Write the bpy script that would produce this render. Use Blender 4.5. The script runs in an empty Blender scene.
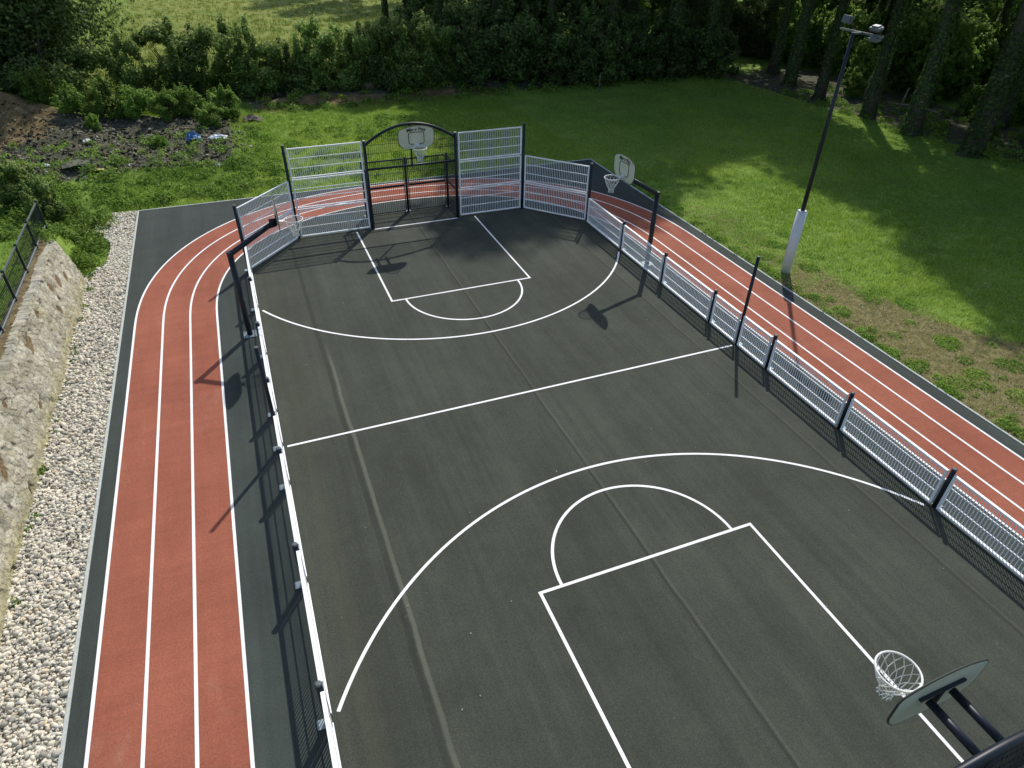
import bpy, math, random
import numpy as np
from mathutils import Vector, Matrix
R = math.radians
random.seed(7); rng = np.random.default_rng(7)
sc = bpy.context.scene
col = bpy.data.collections.new('place'); sc.collection.children.link(col)

# ------------------------------------------------------------------ materials
def mat(name, base=(.5,.5,.5), rough=.6, metal=0., spec=.5):
    m = bpy.data.materials.new(name); m.use_nodes = True
    b = m.node_tree.nodes['Principled BSDF']
    b.inputs['Base Color'].default_value = (*base, 1); b.inputs['Roughness'].default_value = rough
    b.inputs['Metallic'].default_value = metal; b.inputs['Specular IOR Level'].default_value = spec
    return m
class NT:
    def __init__(s, m): s.t = m.node_tree; s.n = s.t.nodes; s.l = s.t.links; s.b = s.n['Principled BSDF']; s.co = s.n.new('ShaderNodeTexCoord')
    def link(s, a, b): s.l.new(a, b)
    def noise(s, scale, detail=4, rough=.6, vec=None, dist=0):
        q = s.n.new('ShaderNodeTexNoise'); q.inputs['Scale'].default_value = scale; q.inputs['Detail'].default_value = detail
        q.inputs['Roughness'].default_value = rough; q.inputs['Distortion'].default_value = dist
        s.link(vec or s.co.outputs['Object'], q.inputs['Vector']); return q.outputs['Fac']
    def mapping(s, scale=(1,1,1), loc=(0,0,0)):
        q = s.n.new('ShaderNodeMapping'); q.inputs['Scale'].default_value = scale; q.inputs['Location'].default_value = loc
        s.link(s.co.outputs['Object'], q.inputs['Vector']); return q.outputs['Vector']
    def ramp(s, fac, stops):
        q = s.n.new('ShaderNodeValToRGB'); e = q.color_ramp.elements
        while len(e) < len(stops): e.new(.5)
        for i, (p, c) in enumerate(stops):
            e[i].position = p; e[i].color = (*c, 1) if isinstance(c, tuple) else (c, c, c, 1)
        s.link(fac, q.inputs['Fac']); return q.outputs['Color']
    def mix(s, fac, a, b, mode='MIX'):
        q = s.n.new('ShaderNodeMix'); q.data_type = 'RGBA'; q.blend_type = mode
        for k, v in ((0, fac), (6, a), (7, b)):
            if hasattr(v, 'links'): s.link(v, q.inputs[k])
            elif isinstance(v, tuple): q.inputs[k].default_value = (*v, 1)
            else: q.inputs[k].default_value = v
        return q.outputs[2]
    def math(s, op, a, b=0., c=0.):
        q = s.n.new('ShaderNodeMath'); q.operation = op
        for k, v in enumerate((a, b, c)):
            if hasattr(v, 'links'): s.link(v, q.inputs[k])
            else: q.inputs[k].default_value = v
        return q.outputs[0]
    def sep(s):
        q = s.n.new('ShaderNodeSeparateXYZ'); s.link(s.co.outputs['Object'], q.inputs[0]); return q.outputs
    def attr(s, name):
        q = s.n.new('ShaderNodeAttribute'); q.attribute_name = name; return q
    def bump(s, h, strength=.5, dist=.02, prev=None):
        q = s.n.new('ShaderNodeBump'); q.inputs['Strength'].default_value = strength; q.inputs['Distance'].default_value = dist
        s.link(h, q.inputs['Height'])
        if prev: s.link(prev, q.inputs['Normal'])
        s.link(q.outputs['Normal'], s.b.inputs['Normal']); return q.outputs['Normal']
    def color(s, c): s.link(c, s.b.inputs['Base Color'])

M = {}
# asphalt of the court: warm dark grey, rolled lanes, seams, stains
def asphalt(name, tint, court):
    m = mat(name, tint, .92, 0, .25); n = NT(m)
    big = n.noise(.35, 5, .6); mid = n.noise(2.2, 5, .65); fine = n.noise(110, 3, .7)
    lanes = n.noise(1., 3, .5, n.mapping((1.6, .07, 1)))
    lanes2 = n.noise(1., 4, .6, n.mapping((7, .25, 1)))
    a = tuple(v*.84 for v in tint); b = tuple(v*1.18 for v in tint)
    c = n.ramp(big, [(.3, a), (.7, b)])
    c = n.mix(.45, c, n.ramp(mid, [(.3, .8), (.7, 1.18)]), 'MULTIPLY')
    c = n.mix(.6, c, n.ramp(lanes, [(.33, .82), (.5, 1.), (.68, 1.2)]), 'MULTIPLY')
    c = n.mix(.6, c, n.ramp(lanes2, [(.3, .84), (.7, 1.16)]), 'MULTIPLY')
    c = n.mix(1, c, n.ramp(fine, [(.25, .5), (.5, .95), (.8, 1.75)]), 'MULTIPLY')
    c = n.mix(.75, c, n.ramp(n.noise(32, 5, .85), [(.32, .68), (.5, 1.), (.68, 1.4)]), 'MULTIPLY')
    if court:
        X, Y, Z = n.sep()
        wob = n.math('MULTIPLY', n.math('SUBTRACT', n.noise(1., 4, .6, n.mapping((.2, .55, 1))), .5), .13)
        Xw = n.math('ADD', X, wob)
        broken = n.ramp(n.noise(1., 4, .6, n.mapping((.5, .5, 1), (7, 3, 0))), [(.28, .65), (.5, 1.)])
        near = n.ramp(n.math('MULTIPLY', Y, .1), [(.28, 1.), (.40, 0.)])
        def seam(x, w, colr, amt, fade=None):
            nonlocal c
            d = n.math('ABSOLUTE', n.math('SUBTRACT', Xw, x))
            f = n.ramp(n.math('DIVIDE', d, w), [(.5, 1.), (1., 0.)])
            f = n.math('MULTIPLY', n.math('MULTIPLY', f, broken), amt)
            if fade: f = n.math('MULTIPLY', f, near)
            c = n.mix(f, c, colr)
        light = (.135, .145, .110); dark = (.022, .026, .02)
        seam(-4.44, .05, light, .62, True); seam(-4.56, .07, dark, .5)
        seam(.03, .035, light, .22); seam(-.03, .04, dark, .5)
        seam(4.92, .04, dark, .4); seam(4.99, .03, light, .18)
        seam(-5.42, .22, (.070, .066, .042), .25); seam(-2.2, .04, dark, .12)
        sp = n.noise(9, 2, .5)
        c = n.mix(n.ramp(sp, [(.74, 0.), (.78, .35)]), c, (.16, .15, .12))
    n.color(c)
    n.bump(fine, .7, .006, n.bump(mid, .25, .02))
    return m
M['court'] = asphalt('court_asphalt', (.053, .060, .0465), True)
M['verge'] = asphalt('path_asphalt', (.047, .058, .052), False)
def paint(name, c, speck):
    m = mat(name, c, .7, 0, .3); n = NT(m)
    f = n.noise(70, 3, .7); g = n.noise(1.3, 4, .6)
    k = n.ramp(f, [(.22, .55), (.4, .95), (.8, 1.05)])
    cc = n.mix(speck, c, k, 'MULTIPLY'); cc = n.mix(.8, cc, n.ramp(g, [(.3, .84), (.6, 1.04)]), 'MULTIPLY'); cc = n.mix(.6, cc, n.ramp(n.noise(14, 6, .8), [(.24, .5), (.38, 1.)]), 'MULTIPLY')
    n.color(cc); n.bump(f, .4, .004); return m
M['line'] = paint('white_marking_paint', (.86, .87, .86), .75)
m = mat('red_track_surface', (.4,.12,.08), .85, 0, .2); n = NT(m)
fine = n.noise(130, 3, .7); big = n.noise(.5, 5, .6); md = n.noise(1., 4, .65, n.mapping((3.5, .5, 1))); cross = n.noise(1., 3, .6, n.mapping((.5, 5, 1)))
c = n.ramp(big, [(.3, (.272, .085, .051)), (.7, (.355, .120, .073))])
c = n.mix(.5, c, n.ramp(md, [(.3, .86), (.7, 1.13)]), 'MULTIPLY')
c = n.mix(.5, c, n.ramp(cross, [(.3, .86), (.7, 1.12)]), 'MULTIPLY')
c = n.mix(1, c, n.ramp(fine, [(.25, .62), (.5, .97), (.8, 1.4)]), 'MULTIPLY'); c = n.mix(.8, c, n.ramp(n.noise(30, 5, .8), [(.32, .74), (.5, 1.), (.68, 1.25)]), 'MULTIPLY')
c = n.mix(n.ramp(n.noise(1.2, 6, .75, n.mapping((1, .35, 1), (4, 4, 4))), [(.58, 0.), (.75, .22)]), c, (.42, .30, .23))
n.color(c); n.bump(fine, .7, .006); M['track'] = m
def speckle(name, a, b, scale, rough=.8, bs=.4, bd=.01, metal=0, spec=.4):
    m = mat(name, a, rough, metal, spec); n = NT(m); f = n.noise(scale, 5, .65)
    n.color(n.ramp(f, [(.3, a), (.7, b)])); n.bump(f, bs, bd); return m
M['kerb'] = speckle('concrete_edging', (.36,.40,.37), (.52,.55,.51), 14)
M['galv'] = speckle('galvanised_steel', (.88,.90,.90), (.97,.98,.98), 30, .38, .05, .002, 0, .6)
M['dark'] = speckle('anthracite_paint', (.009,.014,.022), (.016,.022,.034), 12, .42, .05, .002, 0, .35)
M['cap'] = speckle('dark_cap', (.07,.085,.09), (.12,.13,.14), 12, .5, .05, .002)
M['rail'] = speckle('dark_rail', (.07,.09,.09), (.14,.16,.15), 20, .5, .1, .003)
M['plate'] = speckle('zinc_plate', (.22,.28,.30), (.33,.39,.41), 25, .5, .1, .003, .3)
M['board'] = speckle('board_laminate', (.58,.57,.42), (.66,.65,.50), 5, .55, .05, .002)
M['boardedge'] = mat('board_edge', (.03,.035,.03), .6)
M['ink'] = mat('black_print', (.012,.014,.012), .6)
M['rim'] = speckle('white_enamel', (.66,.68,.68), (.78,.8,.8), 20, .35, .05, .002)
M['net'] = speckle('net_cord', (.62,.64,.62), (.78,.8,.78), 60, .9)
M['sleeve'] = speckle('pole_sleeve_grey', (.58,.61,.62), (.68,.70,.71), 6, .5, .05, .002)
M['lamp'] = speckle('aluminium_housing', (.11,.13,.14), (.19,.21,.22), 9, .4, .05, .002, .3)
M['glass'] = mat('lamp_glass', (.05,.06,.07), .1)
M['wood'] = speckle('weathered_wood', (.16,.13,.09), (.26,.22,.16), 8, .85)
# retaining wall stone
m = mat('rubble_limestone', (.5,.47,.38), .95, 0, .2); n = NT(m)
warp = n.mapping((1, .55, 1.15)); vor = n.n.new('ShaderNodeTexVoronoi'); vor.inputs['Scale'].default_value = 5.5; vor.inputs['Randomness'].default_value = .9
n.link(warp, vor.inputs['Vector'])
ve = n.n.new('ShaderNodeTexVoronoi'); ve.feature = 'DISTANCE_TO_EDGE'; ve.inputs['Scale'].default_value = 5.5; ve.inputs['Randomness'].default_value = .9; n.link(warp, ve.inputs['Vector'])
cell = n.ramp(vor.outputs['Color'], [(.1, (.33,.31,.23)), (.5, (.48,.45,.34)), (.9, (.58,.54,.41))])
cell = n.mix(n.ramp(n.noise(2.0, 6, .7), [(.36, .65), (.56, 0.)]), cell, (.66,.65,.57))
cell = n.mix(n.ramp(n.noise(26, 5, .7), [(.33, .65), (.5, 0.)]), cell, (.20,.18,.12))
cell = n.mix(n.ramp(n.noise(1.0, 5, .65, n.mapping((1,1,1),(5,2,8))), [(.55, 0.), (.68, .55)]), cell, (.36,.33,.16))
X, Y, Z = n.sep()
low = n.ramp(n.math('ADD', Z, n.math('MULTIPLY', n.noise(3, 4, .6), .35)), [(.2, .75), (.5, 0.)])
cell = n.mix(low, cell, (.40,.36,.17))
hole = n.ramp(n.noise(1., 2, .5, n.mapping((1.5, 1.2, 3.4), (3.3, 2.1, .4))), [(.715, 0.), (.735, .9)])
cell = n.mix(hole, cell, (.10,.06,.025))
gap = n.ramp(ve.outputs['Distance'], [(.0, .6), (.06, 1.)])
pt = n.ramp(n.math('ADD', n.attr('patch').outputs['Fac'], n.math('MULTIPLY', n.math('SUBTRACT', n.noise(9, 4, .6), .5), .5)), [(.42, 0.), (.6, .9)])
cell = n.mix(.7, cell, n.ramp(n.attr('tone').outputs['Fac'], [(0, .62), (.5, .95), (1, 1.2)]), 'MULTIPLY')
cell = n.mix(n.math('MULTIPLY', n.attr('joint').outputs['Fac'], .55), cell, (.15,.125,.075))
n.color(n.mix(pt, n.mix(.25, cell, gap, 'MULTIPLY'), n.ramp(n.noise(22, 4, .6), [(.3, (.07,.045,.02)), (.7, (.28,.19,.09))])))
n.bump(n.noise(30, 6, .75), .8, .03); M['wall'] = m
M['coping'] = speckle('mossy_tile_coping', (.055,.045,.022), (.23,.175,.085), 5.5, .95, .9, .06)
# gravel stones: tint attribute per stone
m = mat('limestone_gravel', (.55,.52,.47), .9, 0, .2); n = NT(m)
t = n.attr('tint').outputs['Fac']
n.color(n.mix(.5, n.ramp(t, [(0, (.28,.27,.23)), (.12, (.42,.405,.35)), (.4, (.62,.58,.47)), (.7, (.74,.69,.56)), (.88, (.82,.77,.65)), (1, (.64,.50,.32))]), n.ramp(n.noise(40, 4, .6), [(.3, .7), (.7, 1.15)]), 'MULTIPLY')); M['gravel'] = m
m = mat('dark_rubble', (.1,.09,.08), .98, 0, .03); n = NT(m)
n.color(n.ramp(n.attr('tint').outputs['Fac'], [(0, (.028,.028,.016)), (.45, (.080,.078,.050)), (.75, (.16,.152,.105)), (.92, (.28,.265,.20)), (1, (.52,.50,.44))])); M['rubble'] = m
# foliage
def leafmat(name, dark, mid, light, trans=.35):
    m = bpy.data.materials.new(name); m.use_nodes = True; t = m.node_tree; nn = t.nodes; b = nn['Principled BSDF']
    at = nn.new('ShaderNodeAttribute'); at.attribute_name = 'tint'
    oi = nn.new('ShaderNodeObjectInfo')
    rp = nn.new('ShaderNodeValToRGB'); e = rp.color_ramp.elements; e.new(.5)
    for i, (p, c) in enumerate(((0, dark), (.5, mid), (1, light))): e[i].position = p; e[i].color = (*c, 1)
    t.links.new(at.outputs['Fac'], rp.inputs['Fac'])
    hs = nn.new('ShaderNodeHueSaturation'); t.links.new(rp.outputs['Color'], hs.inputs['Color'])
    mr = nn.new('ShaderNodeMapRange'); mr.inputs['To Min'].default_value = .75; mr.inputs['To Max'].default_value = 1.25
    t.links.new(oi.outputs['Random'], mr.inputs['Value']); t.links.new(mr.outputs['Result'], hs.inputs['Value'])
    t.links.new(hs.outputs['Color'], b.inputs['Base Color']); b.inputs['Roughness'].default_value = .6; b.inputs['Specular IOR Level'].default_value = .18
    tr = nn.new('ShaderNodeBsdfTranslucent'); t.links.new(hs.outputs['Color'], tr.inputs['Color'])
    mx = nn.new('ShaderNodeMixShader'); mx.inputs[0].default_value = trans
    t.links.new(b.outputs[0], mx.inputs[1]); t.links.new(tr.outputs[0], mx.inputs[2]); t.links.new(mx.outputs[0], nn['Material Output'].inputs['Surface'])
    return m
M['leaf'] = leafmat('shrub_leaves', (.085,.145,.036), (.20,.31,.07), (.46,.55,.20), .5)
M['leafdark'] = leafmat('dark_tree_leaves', (.055,.095,.032), (.13,.20,.055), (.27,.36,.11), .5)
M['leafbright'] = leafmat('sunny_leaves', (.09,.18,.03), (.19,.32,.055), (.32,.44,.10), .5)
M['weed'] = leafmat('weed_leaves', (.10,.20,.026), (.20,.34,.05), (.34,.45,.10), .45)
M['grass'] = leafmat('grass_blades', (.15,.27,.045), (.28,.41,.06), (.45,.54,.10), .45)
M['meadowgrass'] = leafmat('meadow_grass', (.15,.21,.035), (.22,.27,.05), (.30,.33,.085), .4)
M['hay'] = leafmat('dry_grass', (.16,.14,.06), (.28,.24,.12), (.42,.37,.22), .2)
M['daisy'] = mat('daisy_petals', (.72,.74,.66), .7)
M['bark'] = speckle('ivy_grown_bark', (.035,.033,.024), (.10,.088,.062), 7, .95, 1., .08)
M['stem'] = speckle('shrub_wood', (.04,.032,.02), (.09,.07,.045), 12, .9)
# ground with masks painted by location: straw (dry strip), soil, meadow
m = mat('ground_cover', (.1,.15,.04), .95, 0, .15); n = NT(m)
g1 = n.noise(.5, 6, .65); g2 = n.noise(7, 5, .7); g3 = n.noise(45, 3, .7)
lawn = n.ramp(g1, [(.3, (.12,.20,.035)), (.55, (.18,.28,.048)), (.75, (.25,.34,.065))])
lawn = n.mix(.8, lawn, n.ramp(g2, [(.3, .6), (.7, 1.35)]), 'MULTIPLY'); lawn = n.mix(.8, lawn, n.ramp(g3, [(.3, .55), (.7, 1.4)]), 'MULTIPLY')
straw = n.ramp(n.noise(5, 6, .75), [(.32, (.09,.10,.028)), (.5, (.19,.17,.068)), (.7, (.30,.265,.135))])
straw = n.mix(.8, straw, n.ramp(g3, [(.3, .6), (.7, 1.3)]), 'MULTIPLY')
soil = n.ramp(n.noise(4, 8, .8), [(.3, (.028,.029,.019)), (.47, (.078,.078,.052)), (.6, (.14,.137,.094)), (.75, (.24,.23,.16))])
brown = n.ramp(n.noise(2.2, 7, .7), [(.3, (.09,.062,.03)), (.55, (.20,.145,.07)), (.75, (.30,.23,.12))])
mead = n.ramp(n.noise(1., 6, .7, n.mapping((.30, .42, 1))), [(.3, (.12,.18,.030)), (.5, (.19,.23,.048)), (.7, (.27,.28,.080))])
mead = n.mix(.8, mead, n.ramp(g2, [(.3, .7), (.7, 1.25)]), 'MULTIPLY'); mead = n.mix(.9, mead, n.ramp(g3, [(.3, .7), (.7, 1.3)]), 'MULTIPLY')
def msk(nm, soft=.35):
    a = n.attr(nm).outputs['Fac']
    j = n.math('ADD', a, n.math('MULTIPLY', n.math('SUBTRACT', n.noise(1.6, 6, .7), .5), 1.3))
    return n.ramp(j, [(.5-soft/2, 0.), (.5+soft/2, 1.)])
c = n.mix(n.attr('meadow').outputs['Fac'], lawn, mead)
c = n.mix(msk('straw'), c, straw); c = n.mix(msk('soil'), c, soil); c = n.mix(msk('brown'), c, brown)
n.color(c); n.bump(g3, .6, .03, n.bump(g2, .6, .08)); M['ground'] = m

# ------------------------------------------------------------------ helpers
def tag(o, label=None, cat=None, group=None, kind=None):
    if label: o['label'] = label
    if cat: o['category'] = cat
    if group: o['group'] = group
    if kind: o['kind'] = kind
    return o
def thing(name, label, cat, loc=(0,0,0), rz=0, group=None):
    o = bpy.data.objects.new(name, None); col.objects.link(o); o.location = loc; o.rotation_euler = (0,0,rz); o.empty_display_size = .2
    return tag(o, label, cat, group)
class MB:
    def __init__(s): s.v = []; s.f = []
    def add(s, vs, fs):
        b = len(s.v); s.v.extend([tuple(q) for q in vs]); s.f.extend([tuple(b+i for i in f) for f in fs])
    def box(s, c, d, rz=0, rx=0, ry=0):
        T = Matrix.Translation(c) @ Matrix.Rotation(rz,4,'Z') @ Matrix.Rotation(ry,4,'Y') @ Matrix.Rotation(rx,4,'X')
        vs = [T @ Vector((x*d[0]/2, y*d[1]/2, z*d[2]/2)) for x in(-1,1) for y in(-1,1) for z in(-1,1)]
        s.add(vs, [(0,1,3,2),(4,6,7,5),(0,4,5,1),(2,3,7,6),(0,2,6,4),(1,5,7,3)])
    def tube(s, pts, r, n=8, close=False, cap=True):
        pts = [Vector(p) for p in pts]; N = len(pts); rr = r if isinstance(r, (list, tuple)) else [r]*N
        rings = []; up = Vector((0,0,1)); prev = None
        for i, p in enumerate(pts):
            a = pts[(i-1) % N] if (i or close) else p; b = pts[(i+1) % N] if (i < N-1 or close) else p
            d = (b-a).normalized()
            u = (prev if prev is not None else (up if abs(d.z) < .95 else Vector((1,0,0))))
            u = (u - d*u.dot(d)).normalized(); prev = u; w = d.cross(u)
            rings.append([p + (u*math.cos(2*math.pi*k/n) + w*math.sin(2*math.pi*k/n))*rr[i] for k in range(n)])
        vs = [q for rg in rings for q in rg]; fs = []
        for i in range(N if close else N-1):
            j = (i+1) % N
            for k in range(n): fs.append((i*n+k, i*n+(k+1)%n, j*n+(k+1)%n, j*n+k))
        if not close and cap: fs.append(tuple(range(n))[::-1]); fs.append(tuple((N-1)*n+k for k in range(n)))
        s.add(vs, fs)
    def prism(s, poly, y0, y1):   # poly in x,z extruded along y
        n = len(poly); vs = [(x, y0, z) for x, z in poly] + [(x, y1, z) for x, z in poly]
        s.add(vs, [tuple(range(n)), tuple(range(2*n-1, n-1, -1))] + [(i, i+n, (i+1)%n+n, (i+1)%n) for i in range(n)])
    def build(s, name, m, parent=None, smooth=False, bevel=0):
        me = bpy.data.meshes.new(name); me.from_pydata(s.v, [], s.f); me.materials.append(m); me.update()
        if smooth:
            me.polygons.foreach_set('use_smooth', [len(p.vertices) == 4 for p in me.polygons])
        o = bpy.data.objects.new(name, me); col.objects.link(o)
        if parent: o.parent = parent
        if bevel:
            b = o.modifiers.new('bevel', 'BEVEL'); b.width = bevel; b.segments = 2; b.limit_method = 'ANGLE'
        return o
def npmesh(name, V, F, m, parent=None, tint=None, smooth=False):
    me = bpy.data.meshes.new(name); k = F.shape[1]
    me.vertices.add(len(V)); me.vertices.foreach_set('co', V.astype(np.float32).ravel())
    me.loops.add(F.size); me.loops.foreach_set('vertex_index', F.astype(np.int32).ravel())
    me.polygons.add(len(F)); me.polygons.foreach_set('loop_start', np.arange(0, F.size, k, dtype=np.int32))
    if smooth: me.polygons.foreach_set('use_smooth', np.ones(len(F), bool))
    me.update(calc_edges=True)
    if tint is not None:
        a = me.attributes.new('tint', 'FLOAT', 'POINT'); a.data.foreach_set('value', tint.astype(np.float32))
    me.materials.append(m); o = bpy.data.objects.new(name, me); col.objects.link(o)
    if parent: o.parent = parent
    return o
def copy_tree(o, parent=None):
    c = o.copy(); col.objects.link(c)
    if parent: c.parent = parent
    for ch in list(o.children): copy_tree(ch, c)
    return c
def structure(o): o['kind'] = 'structure'; return o

# ------------------------------------------------------------------ ground sheet
def sm(a, b, x): t = np.clip((x-a)/(b-a), 0, 1); return t*t*(3-2*t)
xs = np.concatenate([[-400,-200,-100,-60,-45,-36,-30,-26], np.arange(-24, 44, .25), [46,50,56,65,80,110,160,260,500]])
ys = np.concatenate([[-200,-100,-50,-30,-20], np.arange(-16, 46, .25), [48,52,58,66,76,90,110,150,220,350,700]])
XX, YY = np.meshgrid(xs, ys, indexing='ij')
def lump(x, y, seed):
    r = np.random.default_rng(seed); z = np.zeros_like(x)
    for k in range(14):
        f = r.uniform(.2, 1.6); a = r.uniform(0, 6.28); z += np.sin((x*math.cos(a)+y*math.sin(a))*f + r.uniform(0, 6.28))/(1+f)
    return z/4
def height(x, y):
    x = np.asarray(x, float); y = np.asarray(y, float)
    z = -.03 + .05*lump(x, y, 1) + .02
    inside = (x > -10.75) & (x < 9.65) & (y < 15.75)
    pad = np.minimum(np.minimum(sm(-11.1, -10.7, x), 1-sm(9.5, 9.62, x)), 1-sm(15.65, 15.8, y))
    z = z*(1-pad) + (-.06)*pad
    plateau = (1-sm(-11.45, -11.3, x))*(1-sm(10.6, 14.5, y)); z = z*(1-plateau) + (1.13+.06*lump(x*2, y*2, 2))*plateau
    heap = (1-sm(-6.2, -4.6, x))*sm(17.8, 20.0, y)*(1-sm(27.5, 31, y)); z += heap*(.38+.24*lump(x*1.7, y*1.7, 3)+.12*lump(x*5, y*5, 4)+.05*lump(x*9, y*9, 14))
    br = np.exp(-((x+17)/3.4)**2-((y-28.4)/1.7)**2); z += br*1.7
    bank = np.exp(-((y-30.3-.06*x)/1.0)**2)*sm(-6, -3, x)*(1-sm(14, 24, x)); z += bank*(.25+.15*lump(x*2, y*2, 9))
    return z
ZZ = height(XX, YY); nx, ny = len(xs), len(ys)
V = np.stack([XX.ravel(), YY.ravel(), ZZ.ravel()], 1)
ii, jj = np.meshgrid(np.arange(nx-1), np.arange(ny-1), indexing='ij'); a = (ii*ny+jj).ravel()
F = np.stack([a, a+ny, a+ny+1, a+1], 1)
g = structure(npmesh('ground', V, F, M['ground'], smooth=True))
def fattr(o, nm, val):
    q = o.data.attributes.new(nm, 'FLOAT', 'POINT'); q.data.foreach_set('value', np.asarray(val, np.float32).ravel())
def f_straw(x, y):
    edge = 11.6 + .35*np.maximum(0, 1.5-y) + .5*lump(x, y*1.3, 5)
    s = sm(9.3, 9.6, x)*(1-sm(edge-.6, edge+1.2, x))*(.40+.55*(1-sm(0., 4.5, y)))*(1-sm(8, 13, y))
    return np.maximum(s, .42*np.exp(-((x-10.6)/1.0)**2-((y-3.0)/1.6)**2)*1.4)
def f_soil(x, y):
    s = .95*(1-sm(-6.4, -4.9, x))*sm(18.8, 20.2, y+.35*lump(x*2, y, 6))*(1-sm(27, 29, y))*(1-sm(-16, -24, x)*0)
    s = np.maximum(s, .85*sm(28.6, 29.4, y-.02*x)*(1-sm(34, 36.5, y))*sm(-6, -3.5, x)*(1-sm(24, 27, x)))
    s = np.maximum(s, .8*sm(27.0, 28.0, x+.12*(y-17))*(1-sm(33, 36, x))*(1-sm(26, 34, y)))
    return np.maximum(s, .45*sm(34, 38, x)*(1-sm(60, 80, y)))
fattr(g, 'straw', f_straw(XX, YY)); fattr(g, 'soil', f_soil(XX, YY))
fattr(g, 'brown', 1.1*np.exp(-((XX+17)/3.2)**4-((YY-27.4)/2.3)**4)*1.7+.6*np.exp(-((XX+5.2)/1.0)**2-((YY-27.5)/1.6)**2)+1.1*np.exp(-((YY-29.3)/.9)**2)*sm(-5,-3,XX)*(1-sm(9,12,XX)))
fattr(g, 'meadow', sm(35, 37, YY)*(1-sm(16, 24, XX))*(1-.85*np.exp(-((XX+14.5+.05*(YY-60))/2.2)**2)*sm(50,60,YY)))

# ------------------------------------------------------------------ paved pad, track, markings
def sheet(name, polys, z, m):
    mb = MB()
    for p in polys: mb.add([(x, y, z) for x, y in p], [tuple(range(len(p)))])
    return structure(mb.build(name, m))
X0, X1, YT, YB = -9.5, 9.47, 15.55, -22.
def superell(ax, b, y0, x0sign, n=2.25, N=40):
    out = []
    for k in range(N+1):
        t = math.pi/2*k/N
        out.append((x0sign*ax*math.cos(t)**(2/n), y0 + b*math.sin(t)**(2/n)))
    return out
def trackline(aL, aR, b):
    left = superell(aL, b, 6.5, -1); right = superell(aR, b, 6.5, 1)[::-1]
    return [(-aL, YB)] + left + right[1:] + [(aR, YB)]
AL = (9.2, 8.48, 7.78, 7.07); AR = (9.04, 8.32, 7.6, 6.9); BB = (8.9, 8.2, 7.53, 6.93)
T = [trackline(AL[i], AR[i], BB[i]) for i in range(4)]
def strip(mb, pts, w, z, closed=False):
    P = [Vector((x, y, 0)) for x, y in pts]; L = []
    for i, p in enumerate(P):
        a = P[i-1] if (i or closed) else p; b = P[(i+1) % len(P)] if (i < len(P)-1 or closed) else p
        d = (b-a).normalized(); nrm = Vector((-d.y, d.x, 0)); L.append((p+nrm*w/2, p-nrm*w/2))
    vs = [(q.x, q.y, z) for pr in L for q in pr]; n = len(P)
    mb.add(vs, [(2*i, 2*i+1, 2*j+1, 2*j) for i in range(n-1 if not closed else n) for j in [(i+1) % n]])
sheet('path', [[(X0, YB), (X1, YB), (X1, YT), (X0, YT)]], 0, M['verge'])
court_poly = [(-6.06, -11.05), (6.06, -11.05), (6.06, 9.0), (4.2, 11.1), (1.65, 11.1), (1.65, 12.3), (-1.65, 12.3), (-1.65, 11.1), (-4.2, 11.1), (-6.06, 9.0)]
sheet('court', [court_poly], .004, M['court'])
mb = MB(); n_ = len(T[0])
mb.add([(x, y, .004) for x, y in T[0]] + [(x, y, .004) for x, y in T[3]], [(i, i+1, n_+i+1, n_+i) for i in range(n_-1)])
structure(mb.build('running_track', M['track']))
mb = MB()
for t in T: strip(mb, t, .055, .008)
structure(mb.build('track_lines', M['line']))
mb = MB(); W = .058; z = .008
def arc(cx, cy, r, a0, a1, n=72): return [(cx+r*math.cos(a0+(a1-a0)*k/n), cy+r*math.sin(a0+(a1-a0)*k/n)) for k in range(n+1)]
strip(mb, [(-5.86, 0), (5.86, 0)], W, z)
for s, yf in ((-1, 5.455), (1, 5.55)):
    a = math.acos(5.84/6.75)
    pts = arc(0, s*9.675, 6.75, -s*a, -s*(math.pi-a)); strip(mb, pts, W, z)
    strip(mb, [(-2.25, s*yf), (2.25, s*yf)], W, z)
    for sx in (-1, 1): strip(mb, [(sx*2.22, s*(yf+.029)), (sx*2.22, s*10.92)], W, z)
    strip(mb, arc(0, s*(yf-.029), 1.8, 0, -s*math.pi, 48), W, z)
    strip(mb, [(-1.56, s*10.95), (1.56, s*10.95)], .07, z)
structure(mb.build('court_lines', M['line']))
mb = MB()
mb.box((X0-.03, (YB+YT)/2, -.06), (.06, YT-YB+.12, .16)); mb.box((X1+.03, (YB+YT)/2, -.06), (.06, YT-YB+.12, .16)); mb.box(((X0+X1)/2, YT+.03, -.06), (X1-X0, .06, .16))
structure(mb.build('kerb', M['kerb'], bevel=.008))

# ------------------------------------------------------------------ fences
def panel(name, p0, p1, levels, parent, m=M['galv'], gap=.075, H=1.0):
    """welded grille modules, each 1 m high, stacked; p0,p1 = ground positions of the post axes"""
    p0 = Vector(p0); p1 = Vector(p1); d = (p1-p0); L = d.length; d.normalize(); a = math.atan2(d.y, d.x); mid = (p0+p1)/2
    for lv in range(levels):
        z0 = .05 + lv*1.02; w = L-2*gap; mb = MB()
        for k, zz in enumerate((0, 1/3, 2/3, 1)):
            hh = (.04 if levels == 1 else .034) if k in (0, 3) else .022; dd = (.06 if levels == 1 else .045) if k in (0, 3) else .018
            mb.box((mid.x, mid.y, z0+.025+zz*.95*H), (w, dd, hh), a)
        for s in (-1, 1):
            q = mid + d*s*(w/2-.022); mb.box((q.x, q.y, z0+.5*H), (.055, .034, .90*H), a)
        nb = int((w-.09)/.067)
        for k in range(1, nb):
            q = mid + d*(-w/2+.045 + (w-.09)*k/nb); mb.box((q.x, q.y, z0+.5*H), (.016 if levels == 1 else .012, .010, .905*H), a)
        mb.build(name, m, parent)
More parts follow.
